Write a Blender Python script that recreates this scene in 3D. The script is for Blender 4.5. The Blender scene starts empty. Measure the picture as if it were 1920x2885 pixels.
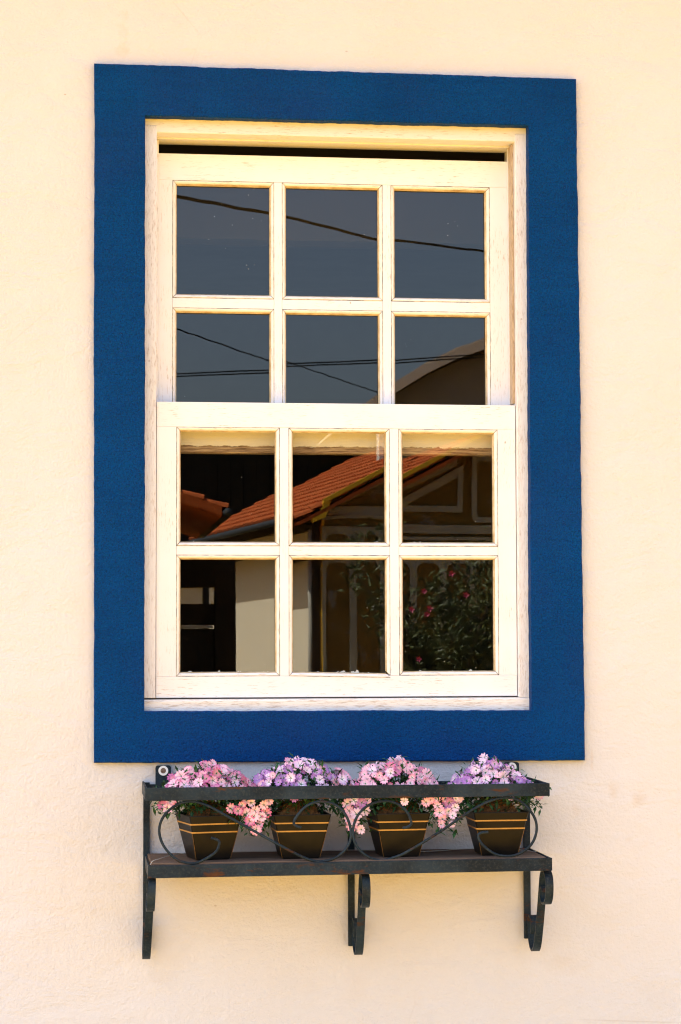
import bpy, bmesh, math, random
from mathutils import Vector, Matrix, Euler

R = math.radians
scene = bpy.context.scene

# ------------------------------------------------------------------ camera
cam_d = bpy.data.cameras.new('camera')
cam = bpy.data.objects.new('camera', cam_d)
scene.collection.objects.link(cam)
cam_d.sensor_fit = 'HORIZONTAL'
cam_d.sensor_width = 24.0
cam_d.lens = 6030.18 / 1920.0 * 24.0
cam_d.clip_start = 0.05
cam_d.clip_end = 3000
_r = Vector((0.99274452, -0.12021206, -0.00271672))
_u = Vector((-0.00450259, -0.05974245, 0.99820367))
_f = Vector((0.12015843, 0.99094899, 0.05985026))
_m = Matrix((( _r.x, _u.x, -_f.x), (_r.y, _u.y, -_f.y), (_r.z, _u.z, -_f.z))).to_4x4()
_m.translation = Vector((-0.52402, -4.32699, 1.54487))
cam.matrix_world = _m
scene.camera = cam

# ------------------------------------------------------------------ sky and sun
SUN = Vector((-0.562, 0.100, 0.82)).normalized()      # towards the sun: high, behind the house
world = bpy.data.worlds.new('World')
scene.world = world
world.use_nodes = True
wn = world.node_tree.nodes
wl = world.node_tree.links
sky = wn.new('ShaderNodeTexSky')
sky.sky_type = 'NISHITA'
sky.sun_disc = False
sky.sun_elevation = math.asin(SUN.z)
sky.sun_rotation = math.atan2(SUN.x, SUN.y)
sky.altitude = 600
sky.air_density = 1.0
sky.dust_density = 6.0
sky.ozone_density = 1.0
wl.new(sky.outputs[0], wn['Background'].inputs[0])
wn['Background'].inputs[1].default_value = 0.10
sun_d = bpy.data.lights.new('sun', 'SUN')
sun_d.energy = 5.0
sun_d.angle = R(0.53)
sun_d.color = (1.0, 0.95, 0.86)
sun = bpy.data.objects.new('sun', sun_d)
scene.collection.objects.link(sun)
sun.location = (-8, 4, 14)
sun.rotation_euler = SUN.to_track_quat('Z', 'Y').to_euler()

vs = scene.view_settings
vs.view_transform = 'Standard'
vs.look = 'None'
vs.exposure = 2.33
vs.gamma = 1.0
vs.use_curve_mapping = False
scene.render.engine = 'CYCLES'
cy = scene.cycles
cy.max_bounces = 10
cy.diffuse_bounces = 5
cy.glossy_bounces = 5
cy.transparent_max_bounces = 12
cy.use_denoising = True
cy.pixel_filter_type = 'BLACKMAN_HARRIS'
cy.filter_width = 1.15
cy.sample_clamp_indirect = 8.0

# ------------------------------------------------------------------ materials
def mat(name, col, rough=0.7, spec=0.3, metallic=0.0):
    m = bpy.data.materials.new(name)
    m.use_nodes = True
    b = m.node_tree.nodes['Principled BSDF']
    b.inputs['Base Color'].default_value = (*col, 1)
    b.inputs['Roughness'].default_value = rough
    b.inputs['Specular IOR Level'].default_value = spec
    b.inputs['Metallic'].default_value = metallic
    return m

class G:
    """small node-graph helper working on one material"""
    def __init__(s, m):
        s.m = m; s.n = m.node_tree.nodes; s.l = m.node_tree.links
        s.b = s.n['Principled BSDF']
        s.tc = s.n.new('ShaderNodeTexCoord')
    def mapping(s, scale=(1, 1, 1), loc=(0, 0, 0), rot=(0, 0, 0)):
        mp = s.n.new('ShaderNodeMapping')
        mp.inputs['Scale'].default_value = scale
        mp.inputs['Location'].default_value = loc
        mp.inputs['Rotation'].default_value = rot
        s.l.new(s.tc.outputs['Object'], mp.inputs[0])
        return mp.outputs[0]
    def noise(s, vec, scale=5, detail=4, rough=0.55, dist=0.0):
        t = s.n.new('ShaderNodeTexNoise')
        t.inputs['Scale'].default_value = scale
        t.inputs['Detail'].default_value = detail
        t.inputs['Roughness'].default_value = rough
        t.inputs['Distortion'].default_value = dist
        s.l.new(vec, t.inputs['Vector'])
        return t.outputs['Fac']
    def voronoi(s, vec, scale=5, feature='F1'):
        t = s.n.new('ShaderNodeTexVoronoi')
        t.feature = feature
        t.inputs['Scale'].default_value = scale
        s.l.new(vec, t.inputs['Vector'])
        return t.outputs['Distance']
    def ramp(s, fac, stops, interp='LINEAR'):
        r = s.n.new('ShaderNodeValToRGB')
        r.color_ramp.interpolation = interp
        e = r.color_ramp.elements
        while len(e) < len(stops):
            e.new(0.5)
        for k, (p, c) in enumerate(stops):
            e[k].position = p
            e[k].color = (c, c, c, 1) if not isinstance(c, tuple) else (*c, 1)
        s.l.new(fac, r.inputs[0])
        return r.outputs[0]
    def mix(s, fac, a, b, mode='MIX'):
        x = s.n.new('ShaderNodeMix'); x.data_type = 'RGBA'; x.blend_type = mode
        for sock, v in ((x.inputs[0], fac), (x.inputs[6], a), (x.inputs[7], b)):
            if isinstance(v, (int, float)): sock.default_value = v
            elif isinstance(v, tuple): sock.default_value = (*v, 1)
            else: s.l.new(v, sock)
        return x.outputs[2]
    def math(s, op, a, b=None):
        x = s.n.new('ShaderNodeMath'); x.operation = op
        for sock, v in ((x.inputs[0], a), (x.inputs[1], b)):
            if v is None: continue
            if isinstance(v, (int, float)): sock.default_value = v
            else: s.l.new(v, sock)
        return x.outputs[0]
    def color(s, c): s.l.new(c, s.b.inputs['Base Color'])
    def rough(s, c): s.l.new(c, s.b.inputs['Roughness'])
    def bump(s, h, strength=0.3, dist=0.002, prev=None):
        b = s.n.new('ShaderNodeBump')
        b.inputs['Strength'].default_value = strength
        b.inputs['Distance'].default_value = dist
        s.l.new(h, b.inputs['Height'])
        if prev is not None: s.l.new(prev, b.inputs['Normal'])
        s.l.new(b.outputs[0], s.b.inputs['Normal'])
        return b.outputs[0]
    def sep(s):
        x = s.n.new('ShaderNodeSeparateXYZ')
        s.l.new(s.tc.outputs['Object'], x.inputs[0])
        return x.outputs

def wall_material():
    m = mat('peach_wall_paint', (0.80, 0.68, 0.52), 0.85, 0.2)
    g = G(m)
    v = g.mapping()
    big = g.noise(v, 2.4, 6, 0.65)
    col = g.mix(g.ramp(big, [(0.35, 0.0), (0.65, 1.0)]), (0.700, 0.668, 0.630), (0.710, 0.696, 0.690))
    # faint ochre stains and scuffs
    st = g.noise(g.mapping((1.0, 1.0, 0.8), (3.1, 0, 7.7)), 5.5, 6, 0.7)
    col = g.mix(g.math('MULTIPLY', g.ramp(st, [(0.64, 0.0), (0.74, 1.0)]), 0.35), col, (0.66, 0.50, 0.30))
    sc = g.noise(g.mapping((1.0, 1.0, 9.0), (1.3, 0, 2.2), (0, R(24), 0)), 9, 5, 0.7)
    col = g.mix(g.math('MULTIPLY', g.ramp(sc, [(0.68, 0.0), (0.74, 1.0)]), 0.22), col, (0.55, 0.47, 0.40))
    for (sx, sz, rx, rz, st_, tint) in ((.565, 1.235, .014, .022, .55, (0.60, 0.45, 0.26)), (.617, 1.2165, .020, .017, .6, (0.58, 0.42, 0.24)), (.4865, 1.196, .010, .016, .4, (0.6, 0.44, 0.26)),
                                        (.596, 1.134, .010, .008, .35, (0.6, 0.46, 0.3)), (.46, .885, .05, .03, .3, (0.62, 0.47, 0.30)), (.65, .82, .06, .04, .22, (0.50, 0.45, 0.38)), (.52, 1.30, .004, .03, .4, (0.6, 0.40, 0.2)),
                                        (-.36, .87, .035, .02, .16, (0.55, 0.42, 0.28)), (.03, .86, .03, .05, .14, (0.55, 0.40, 0.25)), (.56, 1.12, .12, .13, .18, (0.80, 0.74, 0.68))):
        d_ = g.n.new('ShaderNodeVectorMath'); d_.operation = 'LENGTH'
        nz_ = g.n.new('ShaderNodeTexNoise'); nz_.inputs['Scale'].default_value = 38; nz_.inputs['Detail'].default_value = 5
        mp_ = g.mapping((1 / rx, 0, 1 / rz), (-sx / rx, 0, -sz / rz))
        g.l.new(g.tc.outputs['Object'], nz_.inputs['Vector'])
        ad = g.n.new('ShaderNodeVectorMath'); ad.operation = 'MULTIPLY_ADD'
        g.l.new(nz_.outputs['Color'], ad.inputs[0]); ad.inputs[1].default_value = (1.6, 0, 1.6)
        g.l.new(mp_, ad.inputs[2])
        sb = g.n.new('ShaderNodeVectorMath'); sb.operation = 'SUBTRACT'; sb.inputs[1].default_value = (.8, 0, .8)
        g.l.new(ad.outputs[0], sb.inputs[0]); g.l.new(sb.outputs[0], d_.inputs[0])
        col = g.mix(g.math('MULTIPLY', g.ramp(d_.outputs['Value'], [(0.25, 1.0), (1.0, 0.0)]), st_ * .45), col, tint)
    # hairline cracks in a few places
    ck = g.voronoi(g.mapping((1, 1, 1), (.4, 0, .9)), 3.1, 'DISTANCE_TO_EDGE')
    ckm = g.ramp(g.noise(g.mapping((1, 1, 1), (8, 2, 1)), 2.3, 3), [(0.58, 0.0), (0.66, 1.0)])
    col = g.mix(g.math('MULTIPLY', g.math('MULTIPLY', g.ramp(ck, [(0.0, 1.0), (0.006, 0.0)]), ckm), 0.4), col, (0.50, 0.42, 0.33))
    # sparse dark flecks
    sp = g.voronoi(g.mapping((1, 1, 1.7)), 14)
    msk = g.ramp(sp, [(0.028, 1.0), (0.05, 0.0)])
    keep = g.ramp(g.noise(v, 6, 2), [(0.56, 0.0), (0.60, 1.0)])
    col = g.mix(g.math('MULTIPLY', g.math('MULTIPLY', msk, keep), 0.55), col, (0.35, 0.27, 0.18))
    g.color(col)
    n1 = g.noise(v, 150, 4, 0.6)
    n2 = g.noise(v, 22, 4, 0.6)
    n3 = g.noise(g.mapping((1, 1, 2.2), (0, 0, 0), (0, R(18), 0)), 7, 5, 0.6, 0.8)
    b = g.bump(n3, 0.3, 0.02)
    b = g.bump(n2, 0.4, 0.006, b)
    g.bump(n1, 0.7, 0.003, b)
    return m

def blue_material():
    m = mat('blue_surround_paint', (0.004, 0.06, 0.2), 0.5, 0.05)
    g = G(m)
    v = g.mapping()
    big = g.noise(v, 5, 4, 0.6)
    col = g.mix(g.ramp(big, [(0.3, 0.0), (0.7, 1.0)]), (0.001, 0.050, 0.200), (0.001, 0.067, 0.255))
    fine = g.noise(v, 330, 3, 0.7)
    col = g.mix(g.ramp(fine, [(0.36, 0.85), (0.5, 0.0)]), col, (0.006, 0.022, 0.085))
    col = g.mix(g.ramp(fine, [(0.54, 0.0), (0.70, 0.6)]), col, (0.006, 0.092, 0.25))
    pur = g.noise(g.mapping((1, 1, 1), (5, 3, 1)), 3.2, 3)
    col = g.mix(g.ramp(pur, [(0.5, 0.0), (0.75, 0.35)]), col, (0.016, 0.042, 0.19))
    # long brush strokes and a few pale scuffs
    st = g.noise(g.mapping((2, 2, 34)), 2.4, 5, 0.7)
    col = g.mix(g.ramp(st, [(0.50, 0.0), (0.72, 0.35)]), col, (0.002, 0.032, 0.125))
    sc = g.noise(g.mapping((1, 1, 1), (7, 1, 3)), 30, 6, 0.8)
    col = g.mix(g.ramp(sc, [(0.73, 0.0), (0.78, 0.5)]), col, (0.05, 0.16, 0.30))
    g.color(col)
    brush = g.noise(g.mapping((1, 1, 1)), 190, 5, 0.65, 0.6)
    b = g.bump(g.noise(v, 24, 4), 0.3, 0.006)
    g.bump(brush, 1.0, 0.007, b)
    g.rough(g.ramp(fine, [(0.3, 0.40), (0.7, 0.62)]))
    return m

def white_wood(name, axis, base, worn, wear, grainstr=0.35):
    """painted joinery: grain runs along axis ('x' or 'z')"""
    m = mat(name, base, 0.5, 0.35)
    g = G(m)
    sc = (7, 60, 60) if axis == 'x' else (60, 60, 7)
    v = g.mapping(sc)
    gr = g.noise(v, 3.0, 6, 0.65, 0.2)
    fine = g.noise(g.mapping((sc[0] * 3.0, sc[1] * 3.0, sc[2] * 3.0)), 2.2, 6, 0.7)
    patch = g.noise(g.mapping((1, 1, 1), (2.2, 0, 4.1)), 7, 4, 0.6)
    col = g.mix(g.ramp(patch, [(0.35, 0.0), (0.75, 0.5)]), base, tuple(c * k for c, k in zip(base, (0.97, 0.93, 0.84))))
    w = g.math('MULTIPLY', g.ramp(fine, [(0.60 - wear * 0.12, 0.0), (0.70, 1.0)]), g.ramp(patch, [(0.5 - wear * 0.25, 0.0), (0.68 - wear * 0.2, 1.0)]))
    col = g.mix(g.math('MULTIPLY', w, 0.75), col, worn)
    # little knots and dents
    sp = g.voronoi(g.mapping((1, 1, 0.7)), 22)
    keep = g.ramp(g.noise(g.mapping((1, 1, 1), (9, 1, 2)), 9, 2), [(0.60, 0.0), (0.63, 1.0)])
    col = g.mix(g.math('MULTIPLY', g.math('MULTIPLY', g.ramp(sp, [(0.03, 1.0), (0.06, 0.0)]), keep), 0.6), col, (0.28, 0.17, 0.07))
    g.color(col)
    g.bump(gr, grainstr, 0.0012)
    return m

def peeling_wood():
    m = mat('peeling_white_paint', (0.8, 0.74, 0.6), 0.6, 0.3)
    g = G(m)
    z = g.sep()[2]
    n = g.noise(g.mapping((25, 25, 60)), 1.6, 6, 0.7)
    h = g.math('ADD', z, g.math('MULTIPLY', g.math('SUBTRACT', n, 0.5), 0.016))
    msk = g.ramp(g.math('MULTIPLY', g.math('SUBTRACT', h, 1.9455), 300.0), [(0.0, 1.0), (0.5, 0.0)])
    gr = g.noise(g.mapping((14, 60, 260)), 1.4, 6, 0.7)
    bare = g.mix(g.ramp(gr, [(0.35, 0.0), (0.65, 1.0)]), (0.12, 0.06, 0.025), (0.55, 0.40, 0.23))
    g.color(g.mix(msk, (0.80, 0.74, 0.58), bare))
    g.bump(g.math('SUBTRACT', g.math('MULTIPLY', gr, 0.6), msk), 0.8, 0.002)
    return m

def ochre_material():
    m = mat('ochre_facade', (0.2, 0.115, 0.022), 0.9, 0.2)
    g = G(m)
    v = g.mapping()
    n = g.noise(v, 2.2, 5, 0.65)
    col = g.mix(g.ramp(n, [(0.3, 0.0), (0.7, 1.0)]), (0.19, 0.112, 0.022), (0.27, 0.165, 0.04))
    pl = g.noise(g.mapping((1, 1, 1), (3, 1, 5)), 2.6, 6, 0.7)
    col = g.mix(g.ramp(pl, [(0.58, 0.0), (0.62, 0.8)]), col, (0.34, 0.31, 0.27))
    g.color(col)
    return m

def grime_shade_material():  # dark joint lines: grime, with the shade of the gaps painted in
    m = mat('joint_grime_shade', (0.10, 0.06, 0.03), 0.9, 0.1)
    g = G(m)
    n = g.noise(g.mapping(), 34, 5, 0.7)
    g.color(g.mix(g.ramp(n, [(0.42, 0.0), (0.60, 1.0)]), (0.045, 0.028, 0.015), (0.62, 0.54, 0.42)))
    return m

def iron_material():
    m = mat('painted_iron', (0.035, 0.045, 0.055), 0.5, 0.16)
    g = G(m)
    v = g.mapping()
    n = g.noise(v, 13, 5, 0.65)
    col = g.mix(g.ramp(n, [(0.35, 0.0), (0.65, 1.0)]), (0.005, 0.0110, 0.0170), (0.018, 0.0335, 0.047))
    sp = g.noise(v, 190, 3, 0.7)
    col = g.mix(g.ramp(sp, [(0.5, 0.0), (0.75, 0.6)]), col, (0.060, 0.066, 0.060))
    ru = g.noise(g.mapping((1, 1, 3.2), (4, 2, 9)), 11, 6, 0.72)
    rc = g.mix(g.noise(v, 60, 4), (0.034, 0.012, 0.004), (0.13, 0.052, 0.016))
    col = g.mix(g.ramp(ru, [(0.58, 0.0), (0.66, 0.9)]), col, rc)
    g.color(col)
    g.rough(g.ramp(ru, [(0.45, 0.42), (0.65, 0.8)]))
    g.bump(sp, 0.25, 0.0006)
    return m

def wood_dark(name, a, b, axis='x', scale=1.0):
    m = mat(name, a, 0.8, 0.2)
    g = G(m)
    sc = {'x': (4, 50, 50), 'z': (40, 40, 4), 'y': (50, 4, 50)}[axis]
    n = g.noise(g.mapping(tuple(k * scale for k in sc)), 1.5, 6, 0.7, 0.3)
    g.color(g.mix(g.ramp(n, [(0.3, 0.0), (0.7, 1.0)]), a, b))
    g.bump(n, 0.5, 0.002)
    return m

def plain_noise(name, a, b, scale, rough=0.8, bumpd=0.0, bstr=0.4, spec=0.25, detail=4):
    m = mat(name, a, rough, spec)
    g = G(m)
    n = g.noise(g.mapping(), scale, detail, 0.6)
    g.color(g.mix(g.ramp(n, [(0.3, 0.0), (0.7, 1.0)]), a, b))
    if bumpd: g.bump(n, bstr, bumpd)
    return m

def glass_material():
    m = bpy.data.materials.new('old_window_glass')
    m.use_nodes = True
    n, l = m.node_tree.nodes, m.node_tree.links
    n.remove(n['Principled BSDF'])
    fr = n.new('ShaderNodeFresnel'); fr.inputs[0].default_value = 1.52
    mul = n.new('ShaderNodeMath'); mul.operation = 'MULTIPLY'; mul.inputs[1].default_value = 1.75   # front and back surface
    mul.use_clamp = True
    l.new(fr.outputs[0], mul.inputs[0])
    tr = n.new('ShaderNodeBsdfTransparent'); tr.inputs[0].default_value = (0.93, 0.94, 0.92, 1)
    gl = n.new('ShaderNodeBsdfAnisotropic') if False else n.new('ShaderNodeBsdfGlossy')
    gl.inputs['Roughness'].default_value = 0.0
    mx = n.new('ShaderNodeMixShader')
    l.new(mul.outputs[0], mx.inputs[0]); l.new(tr.outputs[0], mx.inputs[1]); l.new(gl.outputs[0], mx.inputs[2])
    # specks of dust and paint on the glass
    tc = n.new('ShaderNodeTexCoord')
    vo = n.new('ShaderNodeTexVoronoi'); vo.inputs['Scale'].default_value = 80
    l.new(tc.outputs['Object'], vo.inputs['Vector'])
    rp = n.new('ShaderNodeValToRGB')
    rp.color_ramp.elements[0].position = 0.045; rp.color_ramp.elements[0].color = (1, 1, 1, 1)
    rp.color_ramp.elements[1].position = 0.065; rp.color_ramp.elements[1].color = (0, 0, 0, 1)
    l.new(vo.outputs['Distance'], rp.inputs[0])
    nz = n.new('ShaderNodeTexNoise'); nz.inputs['Scale'].default_value = 17
    l.new(tc.outputs['Object'], nz.inputs['Vector'])
    r2 = n.new('ShaderNodeValToRGB')
    r2.color_ramp.elements[0].position = 0.60; r2.color_ramp.elements[0].color = (0, 0, 0, 1)
    r2.color_ramp.elements[1].position = 0.63; r2.color_ramp.elements[1].color = (1, 1, 1, 1)
    l.new(nz.outputs['Fac'], r2.inputs[0])
    m0 = n.new('ShaderNodeMath'); m0.operation = 'MULTIPLY'
    l.new(rp.outputs[0], m0.inputs[0]); l.new(r2.outputs[0], m0.inputs[1])
    sz = n.new('ShaderNodeSeparateXYZ'); l.new(tc.outputs['Generated'], sz.inputs[0])
    n5 = n.new('ShaderNodeTexNoise'); n5.inputs['Scale'].default_value = 60; n5.inputs['Detail'].default_value = 4
    l.new(tc.outputs['Object'], n5.inputs['Vector'])
    ma = n.new('ShaderNodeMath'); ma.operation = 'MULTIPLY_ADD'; ma.inputs[1].default_value = -0.14; ma.inputs[2].default_value = 0.088
    l.new(n5.outputs['Fac'], ma.inputs[0])
    lt = n.new('ShaderNodeMath'); lt.operation = 'LESS_THAN'
    l.new(sz.outputs[2], lt.inputs[0]); l.new(ma.outputs[0], lt.inputs[1])
    mm = n.new('ShaderNodeMath'); mm.operation = 'MAXIMUM'
    l.new(m0.outputs[0], mm.inputs[0]); l.new(lt.outputs[0], mm.inputs[1])
    df = n.new('ShaderNodeBsdfDiffuse'); df.inputs[0].default_value = (0.7, 0.68, 0.6, 1)
    m2 = n.new('ShaderNodeMixShader')
    l.new(mm.outputs[0], m2.inputs[0]); l.new(mx.outputs[0], m2.inputs[1]); l.new(df.outputs[0], m2.inputs[2])
    l.new(m2.outputs[0], n['Material Output'].inputs['Surface'])
    return m

def petal_material(name, inner, outer, outer2):
    m = mat(name, outer, 0.55, 0.25)
    g = G(m)
    at = g.n.new('ShaderNodeAttribute'); at.attribute_name = 'tip'
    oi = g.n.new('ShaderNodeObjectInfo')
    out = g.mix(oi.outputs['Random'], outer, outer2)
    inn = g.mix(oi.outputs['Random'], inner, tuple(0.5 * a + 0.5 * b for a, b in zip(inner, outer2)))
    col = g.mix(g.ramp(at.outputs['Fac'], [(0.10, 0.0), (0.95, 1.0)]), inn, out)
    g.color(col)
    g.b.inputs['Subsurface Weight'].default_value = 0.0
    return m

M = {
    'wall': wall_material(),
    'blue': blue_material(),
    'white_v': white_wood('white_paint_upright', 'z', (0.885, 0.888, 0.905), (0.40, 0.25, 0.12), 0.35),
    'white_h': white_wood('white_paint_level', 'x', (0.885, 0.888, 0.905), (0.40, 0.25, 0.12), 0.35),
    'jamb': white_wood('worn_jamb_paint', 'z', (0.845, 0.84, 0.85), (0.36, 0.24, 0.15), 0.8, 0.9),
    'channel': white_wood('stained_channel', 'z', (0.58, 0.45, 0.30), (0.13, 0.06, 0.02), 1.4, 0.9),
    'sill': white_wood('worn_sill_paint', 'x', (0.89, 0.87, 0.83), (0.36, 0.24, 0.13), 0.95, 0.9),
    'head': white_wood('head_paint', 'x', (0.88, 0.85, 0.77), (0.45, 0.28, 0.10), 0.5),
    'bead_h': white_wood('bead_paint_level', 'x', (0.89, 0.87, 0.83), (0.35, 0.20, 0.07), 0.6),
    'bead_v': white_wood('bead_paint_upright', 'z', (0.89, 0.87, 0.83), (0.35, 0.20, 0.07), 0.6),
    'peel': peeling_wood(),
    'grime_shade': grime_shade_material(),
    'putty_shade': plain_noise('yellowed_putty_shade', (0.74, 0.62, 0.40), (0.42, 0.28, 0.12), 45, 0.7),
    'glass': glass_material(),
    'iron': iron_material(),
    'plank': wood_dark('weathered_plank', (0.060, 0.040, 0.028), (0.19, 0.125, 0.085), 'x'),
    'pot': plain_noise('dark_brown_pot', (0.006, 0.005, 0.0038), (0.013, 0.010, 0.007), 30, 0.4, 0.0008, 0.2, 0.16),
    'gold': plain_noise('gold_pot_line', (0.52, 0.26, 0.045), (0.40, 0.19, 0.03), 60, 0.45, 0, 0, 0.5),
    'edge': mat('worn_pot_edge', (0.20, 0.095, 0.022), 0.5),
    'coir': plain_noise('brown_coir', (0.06, 0.022, 0.008), (0.34, 0.15, 0.045), 160, 0.9),
    'leaf': plain_noise('flower_leaf', (0.012, 0.055, 0.016), (0.03, 0.115, 0.03), 90, 0.5, 0, 0, 0.4),
    'blade': plain_noise('grass_blade', (0.02, 0.05, 0.012), (0.055, 0.10, 0.02), 40, 0.5),
    'centre': mat('flower_centre', (0.08, 0.20, 0.07), 0.6),
    'pink': petal_material('pink_petal', (0.95, 0.72, 0.72), (0.86, 0.21, 0.38), (0.92, 0.52, 0.64)),
    'rose': petal_material('deep_pink_petal', (0.86, 0.48, 0.46), (0.64, 0.08, 0.24), (0.60, 0.12, 0.38)),
    'mauve': petal_material('mauve_petal', (0.95, 0.86, 0.84), (0.60, 0.26, 0.58), (0.88, 0.60, 0.74)),
    'purple': petal_material('purple_petal', (0.70, 0.46, 0.66), (0.28, 0.09, 0.42), (0.46, 0.16, 0.48)),
    'washer': mat('white_plastic_washer', (0.82, 0.80, 0.74), 0.4),
    'screw': plain_noise('rusty_screw', (0.10, 0.05, 0.03), (0.28, 0.2, 0.14), 200, 0.5, 0, 0, 0.5),
    'string': mat('clear_string', (0.55, 0.52, 0.46), 0.4),
    'ground': plain_noise('red_earth_paving', (0.265, 0.152, 0.018), (0.305, 0.180, 0.024), 0.8, 0.9, 0.01, 0.3),
    'bounce_pavement': plain_noise('pale_bounce_stone', (0.37, 0.35, 0.28), (0.44, 0.42, 0.34), 6, 0.9),
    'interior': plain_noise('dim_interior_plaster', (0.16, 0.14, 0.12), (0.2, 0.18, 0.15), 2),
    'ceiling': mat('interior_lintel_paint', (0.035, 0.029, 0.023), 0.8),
    'ochre': ochre_material(),
    'trim': plain_noise('pale_trim', (0.40, 0.38, 0.30), (0.52, 0.49, 0.40), 4, 0.85),
    'shadow_plinth': plain_noise('wall_and_shadow_brown', (0.10, 0.06, 0.035), (0.13, 0.08, 0.045), 3, 0.9),  # brown of the painted shadow band; the cottage wall shares it
    'sidewall': plain_noise('cream_side_wall', (0.86, 0.77, 0.55), (0.90, 0.82, 0.61), 5, 0.9),
    'yellow': mat('yellow_verge', (0.92, 0.56, 0.03), 0.6),
    'tile': plain_noise('clay_tile', (0.38, 0.080, 0.016), (0.60, 0.145, 0.032), 9, 0.85),
    'tile_old': plain_noise('old_clay_tile', (0.20, 0.06, 0.025), (0.45, 0.14, 0.045), 4, 0.85),
    'gutter': mat('grey_gutter', (0.04, 0.05, 0.06), 0.7),
    'timber': wood_dark('dark_timber', (0.030, 0.020, 0.012), (0.075, 0.048, 0.026), 'z', 0.25),
    'black_timber': wood_dark('black_timber', (0.010, 0.008, 0.007), (0.018, 0.014, 0.011), 'z', 0.1),
    'white_rail': mat('white_rail', (0.75, 0.72, 0.65), 0.6),
    'greywall': plain_noise('grey_rendered_wall', (0.30, 0.27, 0.21), (0.36, 0.32, 0.26), 1.2, 0.9),
    'fascia': plain_noise('weathered_fascia', (0.62, 0.52, 0.40), (0.7, 0.6, 0.48), 3, 0.8),
    'cable': mat('black_cable', (0.004, 0.004, 0.004), 0.8, 0.05),
    'bark': plain_noise('oleander_bark', (0.06, 0.045, 0.03), (0.11, 0.085, 0.06), 30, 0.9),
    'oleaf': plain_noise('oleander_leaf', (0.035, 0.055, 0.012), (0.11, 0.12, 0.03), 5, 0.5, 0, 0, 0.4),
    'oflower': mat('oleander_flower', (0.75, 0.12, 0.25), 0.6),
}

# ------------------------------------------------------------------ mesh helpers
class MB:
    def __init__(s):
        s.v = []; s.f = []
    def add(s, vs, fs):
        o = len(s.v); s.v += [tuple(p) for p in vs]; s.f += [tuple(i + o for i in f) for f in fs]
        return s
    def box(s, x0, x1, y0, y1, z0, z1):
        return s.add([(x0, y0, z0), (x1, y0, z0), (x1, y1, z0), (x0, y1, z0), (x0, y0, z1), (x1, y0, z1), (x1, y1, z1), (x0, y1, z1)],
                     [(0, 3, 2, 1), (4, 5, 6, 7), (0, 1, 5, 4), (1, 2, 6, 5), (2, 3, 7, 6), (3, 0, 4, 7)])
    def cbox(s, x0, x1, y0, y1, z0, z1, c=0.001):
        """box with chamfered edges"""
        bm = bmesh.new()
        bmesh.ops.create_cube(bm, size=1)
        for q in bm.verts:
            q.co = Vector(((x0 + x1) / 2 + q.co.x * (x1 - x0), (y0 + y1) / 2 + q.co.y * (y1 - y0), (z0 + z1) / 2 + q.co.z * (z1 - z0)))
        bmesh.ops.bevel(bm, geom=bm.edges[:], offset=c, segments=2, profile=0.5, affect='EDGES')
        bm.verts.index_update()
        s.add([q.co[:] for q in bm.verts], [[q.index for q in f.verts] for f in bm.faces])
        bm.free()
        return s
    def prism(s, poly, fn, d0, d1):
        """poly of (a,b); fn(a,b,d)->xyz; extruded d0..d1"""
        n = len(poly)
        vs = [fn(a, b, d0) for a, b in poly] + [fn(a, b, d1) for a, b in poly]
        fs = [tuple(range(n))[::-1], tuple(range(n, 2 * n))] + [(i, (i + 1) % n, n + (i + 1) % n, n + i) for i in range(n)]
        return s.add(vs, fs)
    def ring(s, outer, inner, fn, d0, d1):
        """closed band between two loops of equal length, front at d1, back at d0"""
        n = len(outer)
        vs = [fn(*p, d0) for p in outer] + [fn(*p, d1) for p in outer] + [fn(*p, d1) for p in inner] + [fn(*p, d0) for p in inner]
        fs = []
        for i in range(n):
            j = (i + 1) % n
            for k in range(4):
                a, b = k * n, ((k + 1) % 4) * n
                fs.append((a + i, a + j, b + j, b + i))
        return s.add(vs, fs)
    def tube(s, pts, r, seg=8, closed=False):
        pts = [Vector(p) for p in pts]; n = len(pts)
        rad = r if callable(r) else (lambda t: r)
        rings = []
        up = Vector((0.13, 0.31, 0.94)).normalized()
        for i, p in enumerate(pts):
            t = (pts[min(i + 1, n - 1)] - pts[max(i - 1, 0)]).normalized()
            a = t.cross(up)
            if a.length < 1e-3: a = t.cross(Vector((1, 0, 0)))
            a.normalize(); b = t.cross(a).normalized()
            up = -t.cross(a) if False else up
            rr = rad(i / max(1, n - 1))
            rings.append([p + (a * math.cos(2 * math.pi * k / seg) + b * math.sin(2 * math.pi * k / seg)) * rr for k in range(seg)])
        vs = [q for rg in rings for q in rg]
        fs = [(i * seg + k, i * seg + (k + 1) % seg, (i + 1) * seg + (k + 1) % seg, (i + 1) * seg + k) for i in range(n - 1) for k in range(seg)]
        fs += [tuple(range(seg))[::-1], tuple((n - 1) * seg + k for k in range(seg))]
        return s.add(vs, fs)
    def mesh(s, name, m, smooth=False):
        me = bpy.data.meshes.new(name)
        me.from_pydata(s.v, [], s.f)
        bm = bmesh.new(); bm.from_mesh(me); bmesh.ops.recalc_face_normals(bm, faces=bm.faces[:]); bm.to_mesh(me); bm.free()
        me.materials.append(m)
        if smooth:
            for p in me.polygons: p.use_smooth = True
        me.update()
        return me

def link(o):
    scene.collection.objects.link(o); return o

def props(o, label=None, cat=None, group=None, kind=None):
    if label: o['label'] = label
    if cat: o['category'] = cat
    if group: o['group'] = group
    if kind: o['kind'] = kind
    return o

def wloc(o):
    p = Vector((0, 0, 0))
    while o is not None:
        p += o.location; o = o.parent
    return p

def thing(name, loc, label, cat, group=None):
    o = link(bpy.data.objects.new(name, None))
    o.empty_display_size = 0.1
    o.location = loc
    return props(o, label, cat, group)

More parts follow.
